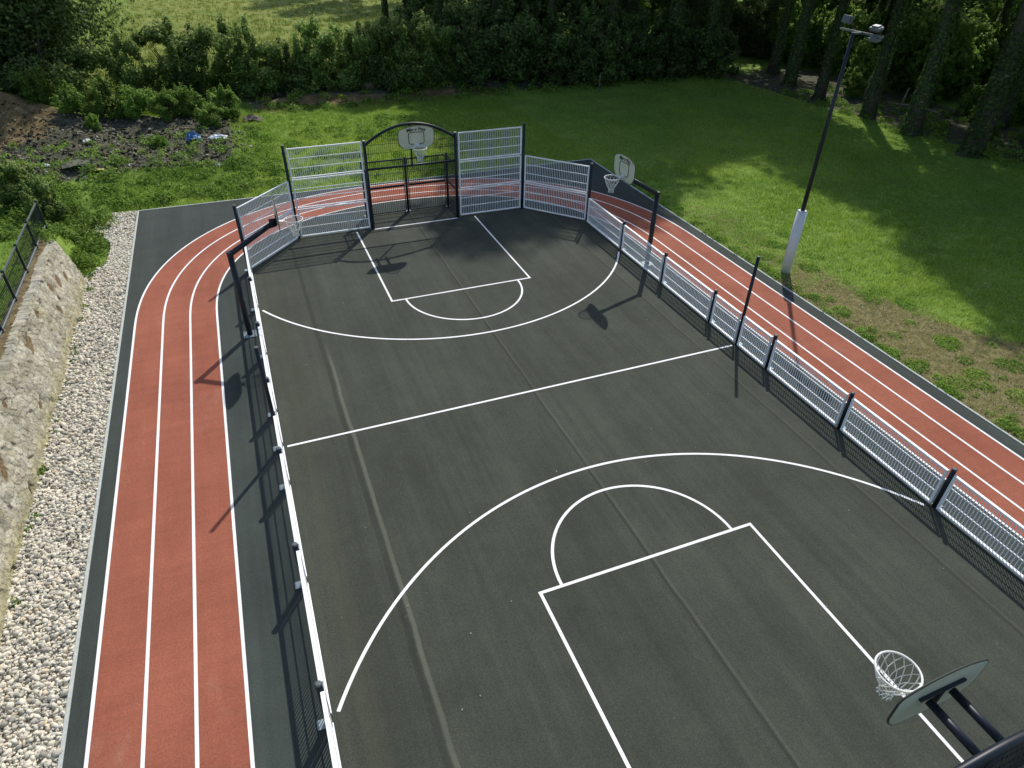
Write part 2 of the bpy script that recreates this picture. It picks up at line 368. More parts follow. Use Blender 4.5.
def post(parent, x, y, h, ox=0, oy=0, r=.05):
    mb = MB(); n = 16
    mb.tube([(x, y, 0), (x, y, h)], r, n); po = mb.build('post', M['dark'], parent, True)
    mb = MB(); mb.tube([(x, y, h-.005), (x, y, h+.012), (x, y, h+.022)], [r+.004, r+.004, r*.6], n); mb.build('post_cap', M['cap'], po, True)
    mb = MB(); mb.box((x+ox, y+oy, .014), (.16, .15, .016)); mb.build('base_plate', M['plate'], po)
    return po
PY = [-11.0, -8.95, -6.4, -3.8, -1.25, 0, 1.25, 3.8, 6.4, 9.0]
for s in (-1, 1):
    side = ('low galvanised grille fence along the gravel side of the court', 'low galvanised grille fence on the lawn side of the court')[(s+1)//2]
    f = thing('side_fence', side, 'fence', (0, 0, 0))
    for y in PY[:-1]: post(f, s*5.99, y, 2.6 if y == 0 else 1.03, s*.09, 0, .042 if y == 0 else .047)
    for a_, b_ in zip(PY[:-1], PY[1:]): panel('grille_panel', (s*5.96, a_, 0), (s*5.96, b_, 0), 1, f, H=.90)
for s in (-1, 1):
    side = ('stepped galvanised end fence left of the far goal', 'stepped galvanised end fence right of the far goal')[(s+1)//2]
    f = thing('end_fence', side, 'fence', (0, 0, 0))
    c0, c1, c2 = (s*6.0, 9.03, 0), (s*4.2, 11.03, 0), (s*1.62, 11.05, 0)
    post(f, s*6.01, 9.03, 2.16, s*.06, .06); post(f, s*4.21, 11.05, 3.18, s*.03, .09)
    panel('grille_panel', c0, c1, 2, f); panel('grille_panel', c1, c2, 3, f, gap=.085)

# ------------------------------------------------------------------ hoops and goals
BP = [(-.34,-.36),(.34,-.36),(.47,-.32),(.56,-.22),(.60,-.12),(.60,.17),(.56,.24),(.44,.29),(.25,.335),(.08,.35),(-.08,.35),(-.25,.335),(-.44,.29),(-.56,.24),(-.60,.17),(-.60,-.12),(-.56,-.22),(-.47,-.32)]
def text_mesh(word, parent, loc, rot, size, arch=0):
    cu = bpy.data.curves.new('lettering', 'FONT'); cu.body = word; cu.size = size; cu.align_x = 'CENTER'; cu.extrude = .001
    cu.offset = .004
    o = bpy.data.objects.new('lettering', cu); sc.collection.objects.link(o)
    bpy.context.view_layer.update()
    me = bpy.data.meshes.new_from_object(o.evaluated_get(bpy.context.evaluated_depsgraph_get())); bpy.data.objects.remove(o)
    for v in me.vertices: v.co.y -= arch*v.co.x**2
    me.materials.clear(); me.materials.append(M['ink'])
    q = bpy.data.objects.new('lettering', me); col.objects.link(q); q.parent = parent; q.location = loc; q.rotation_euler = rot
def basket(root, yb, zc):
    """backboard (front face toward +y at y=yb), rim and net; zc = board centre"""
    bd = MB(); bd.prism([(x, z+zc) for x, z in BP], yb-.02, yb); b = bd.build('backboard', M['board'], root, bevel=.004)
    e = MB(); e.tube([(x*1.002, yb-.010, z*1.002+zc) for x, z in BP], .0115, 6, close=True); e.build('edge_trim', M['boardedge'], b)
    t = MB(); 
    rr = []
    for cx, cz, a0 in ((.19,.09,0), (-.19,.09,90), (-.19,-.14,180), (.19,-.14,270)):
        for k in range(5): a = R(a0+22.5*k); rr.append((cx+.07*math.cos(a), yb+.003, zc+cz+.07*math.sin(a)))
    t.tube(rr, .011, 4, close=True); t.build('target_outline', M['ink'], b)
    text_mesh('Miner Play', b, (0, yb+.004, zc+.205), (R(90), 0, R(180)), .15, .22)
    zr = zc-.24; yr = yb+.375
    rm = MB(); rm.tube([(.232*math.cos(2*math.pi*k/32), yr+.232*math.sin(2*math.pi*k/32), zr) for k in range(32)], .013, 8, close=True)
    rm.box((0, yb+.012, zr-.02), (.18, .02, .15)); rm.box((0, yb+.08, zr-.008), (.13, .15, .012))
    for s in (-1, 1): rm.tube([(s*.07, yb+.02, zr-.08), (s*.11, yr-.18, zr-.01)], .008, 6)
    r = rm.build('rim', M['rim'], root, True)
    nt = MB(); n = 12; rows = [(.229, 0), (.20, -.10), (.165, -.19), (.115, -.27), (.085, -.33), (.075, -.39), (.085, -.44)]
    for k in range(n):
        for dsg in (1, -1):
            pts = []
            for i, (q, dz) in enumerate(rows):
                a = 2*math.pi*(k + dsg*.5*(i % 2))/n; pts.append((q*math.cos(a)+random.uniform(-.012, .012), yr+q*math.sin(a)+random.uniform(-.006,.006), zr+dz))
            nt.tube(pts, .0058, 4)
    nt.build('net', M['net'], r)
    return b
def goal(label, loc, rz, yb, board_z=3.38):
    g = thing('goal', label, 'goal', loc, rz, None)
    for s in (-1, 1):
        mb = MB(); mb.tube([(s*1.6, 0, 0), (s*1.6, 0, 3.08)], .055, 14); p = mb.build('post', M['dark'], g, True)
        mb = MB(); mb.tube([(s*1.6, 0, 3.075), (s*1.6, 0, 3.11)], [.06, .045], 14); mb.build('post_cap', M['plate'], p, True)
    pts = [(-1.6+3.2*k/28, 0, 2.93 + .59*(1-((k-14)/14)**2)) for k in range(29)]
    mb = MB(); mb.tube(pts, .048, 12); mb.build('arch', M['dark'], g, True)
    mb = MB(); mb.tube([(-1.56, 0, 2.12), (1.56, 0, 2.12)], .040, 12); mb.build('crossbar', M['dark'], g, True)
    mb = MB(); mb.tube([(0, -.005, 2.13), (0, -.005, 3.5)], .032, 10); mb.build('centre_post', M['dark'], g, True)
    mb = MB()
    for k in range(1, 44):
        x = -1.55+3.1*k/44; top = 2.93+.59*(1-(x/1.6)**2)
        mb.tube([(x, .012, 2.14), (x, .012, top-.02)], .0055, 4)
    for zz in (2.35, 2.65, 2.93, 3.2):
        hw = 1.55 if zz <= 2.93 else 1.6*math.sqrt(max(0, 1-(zz-2.93)/.59)); mb.tube([(-hw, .02, zz), (hw, .02, zz)], .007, 4)
    mb.build('arch_mesh', M['dark'], g)
    for s in (-1, 1):
        mb = MB(); mb.tube([(s*.16, 0, 3.33), (s*.16, yb-.05, 3.33)], .045, 12); mb.build('arm', M['dark'], g, True)
    mb = MB(); mb.box((0, yb-.04, 3.42), (.62, .03, .03)); mb.box((0, yb-.04, 3.29), (.05, .03, .24)); mb.build('board_bracket', M['dark'], g)
    basket(g, yb, board_z)
    D = -1.15                                   # recess behind the goal mouth
    for x in (-1.58, 0, 1.58):
        mb = MB(); mb.tube([(x, D, 0), (x, D, 2.06)], .048, 12); p = mb.build('rear_post', M['dark'], g, True)
        mb = MB(); mb.box((x, D-.05, .012), (.18, .18, .014)); mb.build('base_plate', M['plate'], p)
    def dark_panel(p0, p1):
        p0 = Vector(p0); p1 = Vector(p1); d = p1-p0; L = d.length; d.normalize(); a = math.atan2(d.y, d.x); mb = MB(); mid = (p0+p1)/2; w = L-.14
        for lv in range(2):
            z0 = .06+lv*.99
            for k, zz in enumerate((0, .47, .95)):
                mb.box((mid.x, mid.y, z0+zz), (w, .03, .035 if k != 1 else .012), a)
            for s in (-1, 1): q = mid+d*s*(w/2-.012); mb.box((q.x, q.y, z0+.475), (.03, .028, .93), a)
            nb = int(w/.07)
            for k in range(1, nb): q = mid+d*(-w/2+w*k/nb); mb.box((q.x, q.y, z0+.475), (.012, .010, .93), a)
        mb.build('rear_grille', M['dark'], g)
    dark_panel((-1.58, D, 0), (0, D, 0)); dark_panel((0, D, 0), (1.58, D, 0))
    for s in (-1, 1): dark_panel((s*1.6, 0, 0), (s*1.58, D, 0))
    return g
goal('dark goal with arched top and basketball hoop at the far end by the lawn', (0, 11.05, 0), math.pi, .85, 3.30)
goal('nearest dark goal arch and basketball hoop at the lower right', (-.05, -10.84, 0), 0, .67, 3.34)
def side_hoop(label, x, y, rz):
    h = thing('basketball_hoop', label, 'basketball hoop', (x, y, 0), rz, None)
    mb = MB(); mb.tube([(0,0,0), (0,0,2.38)], .075, 14); p = mb.build('post', M['dark'], h, True)
    mb = MB(); mb.box((0,0,.014), (.34,.34,.02)); 
    for sx in (-1,1):
        for sy in (-1,1): mb.tube([(sx*.13, sy*.13, .02), (sx*.13, sy*.13, .055)], .014, 6)
    mb.build('base_plate', M['plate'], p)
    mb = MB(); mb.tube([(0,-.03,2.36), (0,.25,2.52), (0,1.18,3.06)], [.07,.07,.062], 12); mb.tube([(0,0,2.30),(0,0,2.45)], .078, 12)
    mb.prism([(-.012, 2.98), (.012, 2.98), (.012, 3.16), (-.012, 3.16)], 1.08, 1.27)
    mb.box((0, 1.258, 3.13), (.16, .024, .26)); mb.tube([(0,1.0,2.95),(0,1.24,3.0)], .05, 8); mb.build('arm', M['dark'], h, True)
    basket(h, 1.295, 3.32)
side_hoop('bent black basketball hoop beside the gravel side fence', -6.27, 5.05, R(-90))
side_hoop('bent black basketball hoop standing on the lawn side of the court', 6.27, 5.15, R(90))

# ------------------------------------------------------------------ floodlight
fl = thing('floodlight', 'tall black floodlight pole in a grey sleeve on the lawn', 'floodlight', (10.24, 3.09, 0))
mb = MB(); mb.tube([(0,0,-.1), (0,0,2.08)], .155, 20); mb.tube([(0,0,2.08), (0,0,2.1)], [.16, .10], 20); mb.build('sleeve', M['sleeve'], fl, True)
mb = MB(); mb.tube([(0,0,2.09), (0,0,4.5), (0,0,7.0)], [.066, .055, .045], 14); mb.build('pole', M['dark'], fl, True)
mb = MB(); mb.box((.3, 0, 6.98), (.05, 1.45, .05)); mb.box((.15, 0, 6.98), (.3, .08, .05)); mb.build('cross_arm', M['lamp'], fl)
def head(y, ry, z, m):
    h = MB(); h.box((.3, y, z), (.19, .32, .08), 0, 0, ry); h.box((.3+.055*math.sin(ry), y, z+.055*math.cos(ry)), (.14, .22, .05), 0, 0, ry)
    o = h.build('lamp_head', m, fl, bevel=.012)
    q = MB(); q.box((.3-.056*math.sin(ry), y, z-.056*math.cos(ry)), (.16, .28, .012), 0, 0, ry); q.build('lamp_glass', M['glass'], o)
    s = MB(); s.tube([(.3, y-.20, z), (.3, y-.20, 6.98), (.3, y+.20, 6.98), (.3, y+.20, z)], .012, 5); s.build('yoke', M['dark'], o)
head(.60, R(100), 7.22, M['cap']); head(-.44, R(-12), 7.14, M['lamp']); head(-.48, R(-12), 6.90, M['lamp'])

# ------------------------------------------------------------------ retaining wall + railing
ny_, nz_ = 900, 46; Y0w, Y1w = -16., 9.95
gw = np.random.default_rng(5); NR, NC = 12, 130          # rubble courses
cen = np.stack([(np.arange(NC)[None, :]+.5*(np.arange(NR)[:, None] % 2)+gw.uniform(-.3, .3, (NR, NC)))*.21+Y0w, (np.arange(NR)[:, None]+.5+gw.uniform(-.28, .28, (NR, NC)))*.118], -1).reshape(-1, 2)
off = gw.uniform(-.012, .016, len(cen)); hol = gw.random(len(cen)) < .02; off[hol] = -.06
yv = np.linspace(Y0w, Y1w, ny_+1); wv = np.linspace(0, 1, nz_); V = []; jnt = []; tone = []; tn = gw.random(len(cen))
for i, y in enumerate(yv):
    c = cen[np.abs(cen[:, 0]-y) < .6]; oo = off[np.abs(cen[:, 0]-y) < .6]
    dy = (c[None, :, 0]-y)*.68+.03*np.sin(wv*30)[:, None]; dz = c[None, :, 1]-wv[:, None]*1.38
    d = np.sqrt(dy**2+dz**2*1.3); k = np.argsort(d, 1); d0 = np.take_along_axis(d, k[:, :1], 1)[:, 0]; d1 = np.take_along_axis(d, k[:, 1:2], 1)[:, 0]
    bulge = np.minimum(.014, (d1-d0)*.35)+oo[k[:, 0]]*np.clip((d1-d0)*30, 0, 1)
    jnt += list(np.clip(1-(d1-d0)*22, 0, 1)*gw.uniform(.5, 1, nz_))+[0, 0]; tone += list(tn[np.abs(cen[:, 0]-y) < .6][k[:, 0]])+[.5, .5]
    yy = y+.55*wv*(max(0, (y-6)/(Y1w-6)) if y < Y1w else 1)
    xx = -10.65-.62*wv**1.15+bulge+.03*np.sin(y*1.7+wv*3)+gw.normal(0, .004, nz_); zz = -.15+1.38*wv+gw.normal(0, .004, nz_)
    zz[-1] += .03*math.sin(y*3)+.02*gw.random(); V += list(zip(xx, yy, zz)); V += [(-11.62, float(yy[-1]), 1.21+.02*gw.random()), (-11.62, float(yy[-1]), -.15)]
r_ = nz_+2; F = []
for i in range(ny_):
    for j in range(r_-1): a = i*r_+j; F.append((a, a+r_, a+r_+1, a+1))
F.append(tuple(ny_*r_+j for j in range(r_))); F.append(tuple(range(r_))[::-1])
me = bpy.data.meshes.new('stone_wall'); me.from_pydata([tuple(map(float, q)) for q in V], [], F); me.materials.append(M['wall'])
VV = np.array(V, float); pa = np.zeros(len(VV))
for (py, pz, a_, b_) in ((4.9, .92, .45, .10), (.45, .72, .42, .08), (7.9, .9, .22, .12), (8.6, .75, .3, .10), (7.2, .55, .16, .12), (3.0, .35, .2, .05), (9.2, .6, .25, .08), (-.9, .62, .25, .07), (2.2, 1.0, .12, .06), (6.2, 1.0, .18, .06), (-2.5, .9, .3, .08)):
    u_ = (VV[:, 1]-py)*.9+(VV[:, 2]-pz)*.45; v_ = (VV[:, 2]-pz)*.9-(VV[:, 1]-py)*.35; pa = np.maximum(pa, np.exp(-(u_/a_)**2-(v_/b_)**2))
VV[:, 0] -= .05*pa; me.vertices.foreach_set('co', VV.astype(np.float32).ravel()); 
for nm_, ar_ in (('joint', jnt), ('tone', tone)):
    a_ = me.attributes.new(nm_, 'FLOAT', 'POINT'); a_.data.foreach_set('value', np.array(ar_, np.float32))
at_ = me.attributes.new('patch', 'FLOAT', 'POINT'); at_.data.foreach_set('value', pa.astype(np.float32))
o = bpy.data.objects.new('stone_wall', me); col.objects.link(o)
tag(o, 'battered pale rubble stone retaining wall beside the gravel', 'wall')
V = []; F = []; nn_ = 300
for i in range(nn_+1):
    y = Y0w+(10.4-Y0w)*i/nn_; tile = (i % 7) / 7
    for j, (x, zz) in enumerate(((-11.70, 1.12), (-11.70, 1.27), (-11.6, 1.28), (-11.53, 1.26), (-11.46, 1.23), (-11.42, 1.17))):
        V.append((x+.05*math.sin(y*2.3+j)*(.8 if j > 2 else 0)+random.uniform(-.035,.035), y, zz+.03*tile+random.uniform(-.018,.018)))
for i in range(nn_):
    for j in range(5): a = i*6+j; F.append((a, a+6, a+7, a+1))
me = bpy.data.meshes.new('coping'); me.from_pydata(V, [], F); me.materials.append(M['coping']); cp = bpy.data.objects.new('coping', me); col.objects.link(cp); cp.parent = o
rl = thing('railing', 'dark metal railing running along the top of the stone wall', 'railing', (-11.57, 0, 1.26))
mb = MB(); mb.box((0, -2.2, .80), (.036, 27.6, .036)); mb.build('top_rail', M['rail'], rl)
mb = MB(); mb.box((0, -2.2, .09), (.035, 27.6, .03)); mb.build('bottom_rail', M['plate'], rl)
y = 11.5
while y > -15.9:
    mb = MB(); mb.box((0, y, .37), (.06, .06, .98)); mb.build('post', M['dark'], rl)
    mb = MB()
    for k in range(1, 16): mb.box((0, y-1.65*k/16, .445), (.013, .013, .68))
    mb.build('bar_infill', M['dark'], rl)
    y -= 1.65

# ------------------------------------------------------------------ scattered stones
ico_v = None
def ico():
    t = (1+5**.5)/2
    v = np.array([(-1,t,0),(1,t,0),(-1,-t,0),(1,-t,0),(0,-1,t),(0,1,t),(0,-1,-t),(0,1,-t),(t,0,-1),(t,0,1),(-t,0,-1),(-t,0,1)], float); v /= np.linalg.norm(v[0])
    f = np.array([(0,11,5),(0,5,1),(0,1,7),(0,7,10),(0,10,11),(1,5,9),(5,11,4),(11,10,2),(10,7,6),(7,1,8),(3,9,4),(3,4,2),(3,2,6),(3,6,8),(3,8,9),(4,9,5),(2,4,11),(6,2,10),(8,6,7),(9,8,1)])
    return v, f
def rotmats(n):
    q = rng.normal(size=(n, 4)); q /= np.linalg.norm(q, axis=1)[:, None]; w, x, y, z = q.T
    return np.stack([np.stack([1-2*(y*y+z*z), 2*(x*y-z*w), 2*(x*z+y*w)], 1), np.stack([2*(x*y+z*w), 1-2*(x*x+z*z), 2*(y*z-x*w)], 1), np.stack([2*(x*z-y*w), 2*(y*z+x*w), 1-2*(x*x+y*y)], 1)], 1)
def stones(name, P, size, m):
    v, f = ico(); n = len(P)
    vv = v[None]*(1+rng.uniform(-.28, .28, (n, 12, 1))); vv = vv*(size[:, None, None]*rng.uniform([.8,.55,.4], [1.4,1,.8], (n, 3))[:, None, :])
    tilt = rotmats(n); vv = np.einsum('nij,nkj->nki', tilt, vv); vv[..., 2] *= .8; vv = vv+P[:, None, :]
    F = (f[None]+(np.arange(n)*12)[:, None, None]).reshape(-1, 3)
    return npmesh(name, vv.reshape(-1, 3), F, m, tint=np.repeat(rng.random(n), 12))
n = 23000
gy = rng.uniform(-9.5, 15.6, n); lo = np.where(gy > 9.8, -10.85+.62*np.exp(-((gy-12.0)/1.5)**4), -10.72); 
gx = lo + (-9.58-lo)*rng.random(n)
sz = .024+.042*rng.random(n)**2
keep = rng.random(n) > .0
o = stones('gravel', np.stack([gx, gy, -.035+.05*rng.random(n)+.015], 1), sz, M['gravel']); tag(o, 'strip of pale broken limestone between wall and kerb', 'gravel', kind='stuff')
mb = MB(); mb.add([(-10.9,-16,-.03),(-9.55,-16,-.03),(-9.55,15.6,-.03),(-10.4,15.6,-.03),(-10.12,13.6,-.03),(-10.12,11.6,-.03),(-10.8,9.9,-.03)], [(0,1,2,3,4,5,6)]); gb = structure(mb.build('gravel_bed', M['gravel'])); fattr(gb, 'tint', [.32]*5 if len(gb.data.vertices) == 5 else [.32]*len(gb.data.vertices))
n = 15000
rx = rng.uniform(-19, -5.0, n); ry = rng.uniform(19.2, 27.6, n); s = .018+.10*rng.random(n)**8
o = stones('rubble', np.stack([rx, ry, height(rx, ry)+s*.3], 1), s, M['rubble']); tag(o, 'dark heap of broken rubble and earth behind the track', 'rubble', kind='stuff')
n = 500
rx = rng.uniform(9.6, 12.5, n); ry = rng.uniform(-8, 6, n); s = .008+.016*rng.random(n)
o = stones('loose_pebbles', np.stack([rx, ry, height(rx, ry)], 1), s, M['gravel']); tag(o, 'small pale pebbles scattered in the dry strip by the kerb', 'pebbles', kind='stuff')

# rubble finds: each a crumpled thing
def crumple(name, label, cat, x, y, sx, sy, sz, colr, group=None, rough=.5):
    m = mat(name+'_surface', colr, rough); nn = NT(m); f = nn.noise(9, 4, .6); nn.color(nn.mix(.6, colr, nn.ramp(f, [(.3,.6),(.7,1.1)]), 'MULTIPLY')); nn.bump(f, .6, .03)
    N = 9; V = []; F = []
    z0 = float(height(x, y))
    for i in range(N):
        for j in range(N):
            u, v = i/(N-1)*2-1, j/(N-1)*2-1; e = max(0, 1-(u*u+v*v)*.6)
            V.append((x+sx*u*(.8+.3*random.random()), y+sy*v*(.8+.3*random.random()), z0+.04+sz*e*random.uniform(.5, 1)))
    for i in range(N-1):
        for j in range(N-1): a = i*N+j; F.append((a, a+N, a+N+1, a+1))
    me = bpy.data.meshes.new(name); me.from_pydata(V, [], F); me.materials.append(m); o = bpy.data.objects.new(name, me); col.objects.link(o)
    so = o.modifiers.new('thickness', 'SOLIDIFY'); so.thickness = .012
    return tag(o, label, cat, group)
crumple('plastic_bag', 'crumpled blue plastic bag lying on the dark rubble', 'bag', -7.4, 23.0, .32, .3, .45, (.05,.19,.42))
crumple('plastic_bag', 'crumpled white plastic bag lying on the dark rubble heap', 'bag', -6.35, 22.4, .42, .24, .22, (.62,.68,.76))
crumple('plastic_bag', 'small pale blue plastic scrap in the weeds below the white bag', 'scrap', -6.6, 19.4, .16, .16, .16, (.16,.30,.42))
for i, (x, y, a, b, l) in enumerate(((-12.0, 24.6, .18, .22, 'white upright scrap near the middle of the rubble heap'), (-8.15, 20.9, .15, .13, 'white scrap at the right front of the rubble heap'), (-7.8, 20.6, .10, .12, 'tiny white scrap beside another at the heap front'), (-12.9, 18.9, .14, .12, 'white scrap at the left front of the rubble heap'), (-13.2, 21.1, .18, .14, 'pale crumpled scrap on the left of the rubble heap'), (-16.5, 22.0, .5, .35, 'large pale slab lying at the left end of the rubble'))):
    crumple('litter_scrap', l, 'litter', x, y, a, b, .15, (.62,.64,.64) if i < 5 else (.30,.33,.24))
crumple('litter_scrap', 'yellow scrap at the front edge of the rubble heap', 'litter', -11.15, 19.8, .28, .12, .1, (.36,.36,.04))
crumple('concrete_slab', 'grey green broken slab on the front of the rubble', 'slab', -11.9, 20.6, .6, .4, .2, (.14,.14,.10), rough=.9)
crumple('stone_block', 'pale flat stone by the hedge behind the weeds', 'stone', -4.6, 27.2, .5, .3, .3, (.25,.2,.16), rough=.9)

# ------------------------------------------------------------------ leaves
def leafquads(P, Nrm, size, aspect=.55, fold=.18):
    n = len(P); Nrm = Nrm/np.linalg.norm(Nrm, axis=1)[:, None]
    a = rng.normal(size=(n, 3)); a -= Nrm*(a*Nrm).sum(1)[:, None]; a /= np.linalg.norm(a, axis=1)[:, None]; b = np.cross(Nrm, a)
    s = size[:, None]; tip = P+a*s; tail = P-a*s*.8; l = P+b*s*aspect+Nrm*s*fold; r = P-b*s*aspect+Nrm*s*fold
    V = np.stack([tail, l, tip, r], 1).reshape(-1, 3); F = np.arange(4*n).reshape(n, 4); return V, F
def lobed(n, lobes, shell=.45, up=.6, gap_seed=0, gaps=.0):
    """points inside a union of ellipsoids (cx,cy,cz,rx,ry,rz), biased to the surface"""
    L = np.array(lobes, float); w = (L[:, 3]*L[:, 4]*L[:, 5])**.66; k = rng.choice(len(L), n, p=w/w.sum())
    d = rng.normal(size=(n, 3)); d /= np.linalg.norm(d, axis=1)[:, None]; r = (1-shell*rng.random(n)**1.3)*(1+.10*rng.normal(size=n))
    P = L[k, :3]+d*L[k, 3:]*r[:, None]
    N = d+np.array([0,0,up])+.7*rng.normal(size=(n, 3))
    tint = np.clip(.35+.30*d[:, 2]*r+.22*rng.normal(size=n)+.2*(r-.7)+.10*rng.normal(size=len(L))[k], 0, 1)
    if gaps:
        ph = np.random.default_rng(gap_seed).uniform(0, 6.28, 9)
        g_ = np.sin(P[:,0]*2.1+ph[0])*np.sin(P[:,1]*2.3+ph[1])*np.sin(P[:,2]*2.7+ph[2])+.6*np.sin(P[:,0]*5+ph[3])*np.sin(P[:,2]*5.3+ph[4]); ok = g_ > -gaps; P, N, tint = P[ok], N[ok], tint[ok]
    return P, N, tint
def foliage(name, parent, n, lobes, size, m, **kw):
    P, N, t = lobed(n, lobes, **kw); s = size*(.6+.8*rng.random(len(P))); V, F = leafquads(P, N, s)
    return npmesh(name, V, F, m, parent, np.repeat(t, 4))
def randlobes(k, rx, ry, z0, z1, rmin, rmax, squash=.8):
    out = []
    for i in range(k):
        a = random.uniform(0, 6.28); q = math.sqrt(random.random()); z = random.uniform(z0, z1); r = random.uniform(rmin, rmax)
        out.append((rx*q*math.cos(a), ry*q*math.sin(a), z, r, r, r*squash))
    return out
def limbs(mb, base, k, h, r0, spread):
    for i in range(k):
        a = 6.28*i/k+random.uniform(-.4, .4); z0 = h*random.uniform(.35, .8); b = Vector(base)+Vector((0,0,z0)); L = spread*random.uniform(.6, 1)
        pts = [b, b+Vector((math.cos(a)*L*.45, math.sin(a)*L*.45, L*.4)), b+Vector((math.cos(a)*L, math.sin(a)*L, L*.95))]
        mb.tube(pts, [r0*.38, r0*.22, r0*.06], 6)
# --- shrub prototypes
def shrub(kind):
    name, leafm, w, h, n, size = kind
    t = thing(name, 'x', 'shrub'); mb = MB()
    for k in range(7):
        a = 6.28*k/7+random.random(); L = w*.5; mb.tube([(0,0,-.1), (math.cos(a)*L*.3, math.sin(a)*L*.3, h*.4), (math.cos(a)*L*.75, math.sin(a)*L*.75, h*.8)], [.045, .03, .008], 5)
    mb.build('stem', M['stem'], t)
    lob = [(0, 0, h*.34, w*.34, w*.34, h*.34)]+randlobes(20, w*.42, w*.42, h*.15, h*.82, w*.07, w*.17, 1.1)
    for k in range(16): a = random.uniform(0, 6.28); q = random.uniform(0, .40)*w; lob.append((q*math.cos(a), q*math.sin(a), h*random.uniform(.62, .9)*(1-.25*q/w), .16, .16, random.uniform(.35, .75)))
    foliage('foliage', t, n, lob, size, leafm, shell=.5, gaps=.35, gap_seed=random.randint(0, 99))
    return t
HEDGE = [shrub(('shrub', M['leaf'], 3.2, 3.5, 15000, .08)) for _ in range(4)]
BRIGHT = [shrub(('shrub', M['leafbright'], 2.5, 2.0, 9000, .07)) for _ in range(3)]
THICK = [shrub(('thicket_shrub', M['leafdark'], 3.6, 3.9, 10000, .11)) for _ in range(3)]
WOODS = [shrub(('woodland_shrub', M['leafbright'], 3.8, 4.6, 8000, .13)) for _ in range(3)]
protos = HEDGE+BRIGHT+THICK+WOODS; used = set()
def place(lst, x, y, sc_, label, cat, group=None, rz=None, sz=None):
    o = random.choice(lst)
    if o.name in used: o = copy_tree(o)
    else: used.add(o.name)
    o.location = (x, y, float(height(x, y))-.08); o.rotation_euler = (0, 0, random.uniform(0, 6.28) if rz is None else rz); o.scale = (sc_, sc_, sz or sc_*random.uniform(.85, 1.15))
    tag(o, label, cat, group)
    if not group and 'group' in o: del o['group']
    return o
hg = 'shrubs in the hedge between lawn and meadow'
place(HEDGE, -10.3, 31.6, .95, 'loose airy shrub at the left end of the hedge beside the big dark tree', 'shrub')
place(HEDGE, -7.7, 32.4, 1.42, 'tallest leafy shrub in the hedge standing up against the meadow', 'shrub')
x = -5.0
while x < 8.5:
    place(HEDGE, x, 32.0-.10*x+random.uniform(-.3,.3), random.uniform(.82, 1.2), 'dense green shrub in the hedge between lawn and meadow', 'shrub', hg); x += random.uniform(1.4, 1.9)
place(HEDGE, 5.6, 31.2, 1.2, 'light green shrub bulging from the hedge behind the far goal', 'shrub')
place(BRIGHT, 4.8, 30.3, .62, 'small round shrub at the foot of the hedge behind the far goal', 'shrub')
wg = 'low shrubs at the back of the rubble heap'
for (x, y, s) in ((-12.6, 29.6, .75), (-11.2, 29.2, .8), (-9.8, 29.0, .85), (-8.6, 28.4, .75), (-7.4, 29.4, .8), (-6.1, 28.6, .85), (-13.9, 30.4, .8), (-10.6, 31.0, .9), (-6.6, 27.0, .55), (-11.6, 27.6, .5)):
    place(BRIGHT, x+random.uniform(-.3,.3), y-1.5+random.uniform(-.4,.4), s*random.uniform(.65, 1.15), 'low light green shrub at the back of the rubble heap', 'shrub', wg)
place(BRIGHT, -8.9, 22.4, .36, 'small bright bush growing in the middle of the rubble', 'shrub')
place(HEDGE, -13.6, 17.4, .62, 'dark leafy shrub behind the end of the railing', 'shrub'); place(HEDGE, -12.4, 15.4, .5, 'dark leafy shrub closing off the end of the stone wall', 'shrub')
place(BRIGHT, -14.6, 14.8, .6, 'low shrub on the slope at the left edge behind the railing', 'shrub')
tg = 'dark thicket shrubs under the trees behind the lawn'
for row, (dy, k) in enumerate(((0, 1.), (2.6, 1.2))):
    x = 9.0+row
    while x < 26.5: place(THICK, x, 30.9+dy-.12*(x-8)+random.uniform(-.4,.4), k*random.uniform(.8, 1.05), 'dark shaded thicket shrub under the trees behind the lawn', 'shrub', tg); x += random.uniform(2.0, 2.7)
ug = 'undergrowth shrubs in the wood beyond the trunks'
for k in range(100):
    x = random.uniform(31.5, 50); y = random.uniform(4, 40)
    if x < 34 and y < 20: continue
    place(WOODS if random.random() < .85 else THICK, x, y, random.uniform(.6, 1.0)+.025*(x-32), 'leafy undergrowth shrub in the wood beyond the trunks', 'shrub', ug)
for (x, y, q) in ((6.2, 36.5, .8), (8.4, 37.2, .95), (10.5, 36.2, .9), (12.5, 37.5, 1.0), (8.0, 40.5, 1.0), (11.0, 40.5, 1.1), (5.0, 41.0, .7), (13.5, 43, 1.2), (9.5, 45, 1.1)):
    place(THICK, x, y, q, 'leafy undergrowth shrub in the wood beyond the trunks' if x > 13 else 'dark shrub behind the hedge at the meadow corner', 'shrub', ug if x > 13 else 'dark shrubs behind the hedge at the meadow corner')
for k in range(34):
    place(WOODS+BRIGHT, random.uniform(29.6, 36), random.uniform(3, 23), random.uniform(.16, .5), 'low bush on the wood floor behind the big trunks', 'shrub', 'low bushes on the wood floor')
for k in range(30):
    place(THICK if k % 2 else WOODS, random.uniform(14, 50), random.uniform(34, 48), random.uniform(1.1, 1.7), 'leafy undergrowth shrub in the wood beyond the trunks', 'shrub', ug)

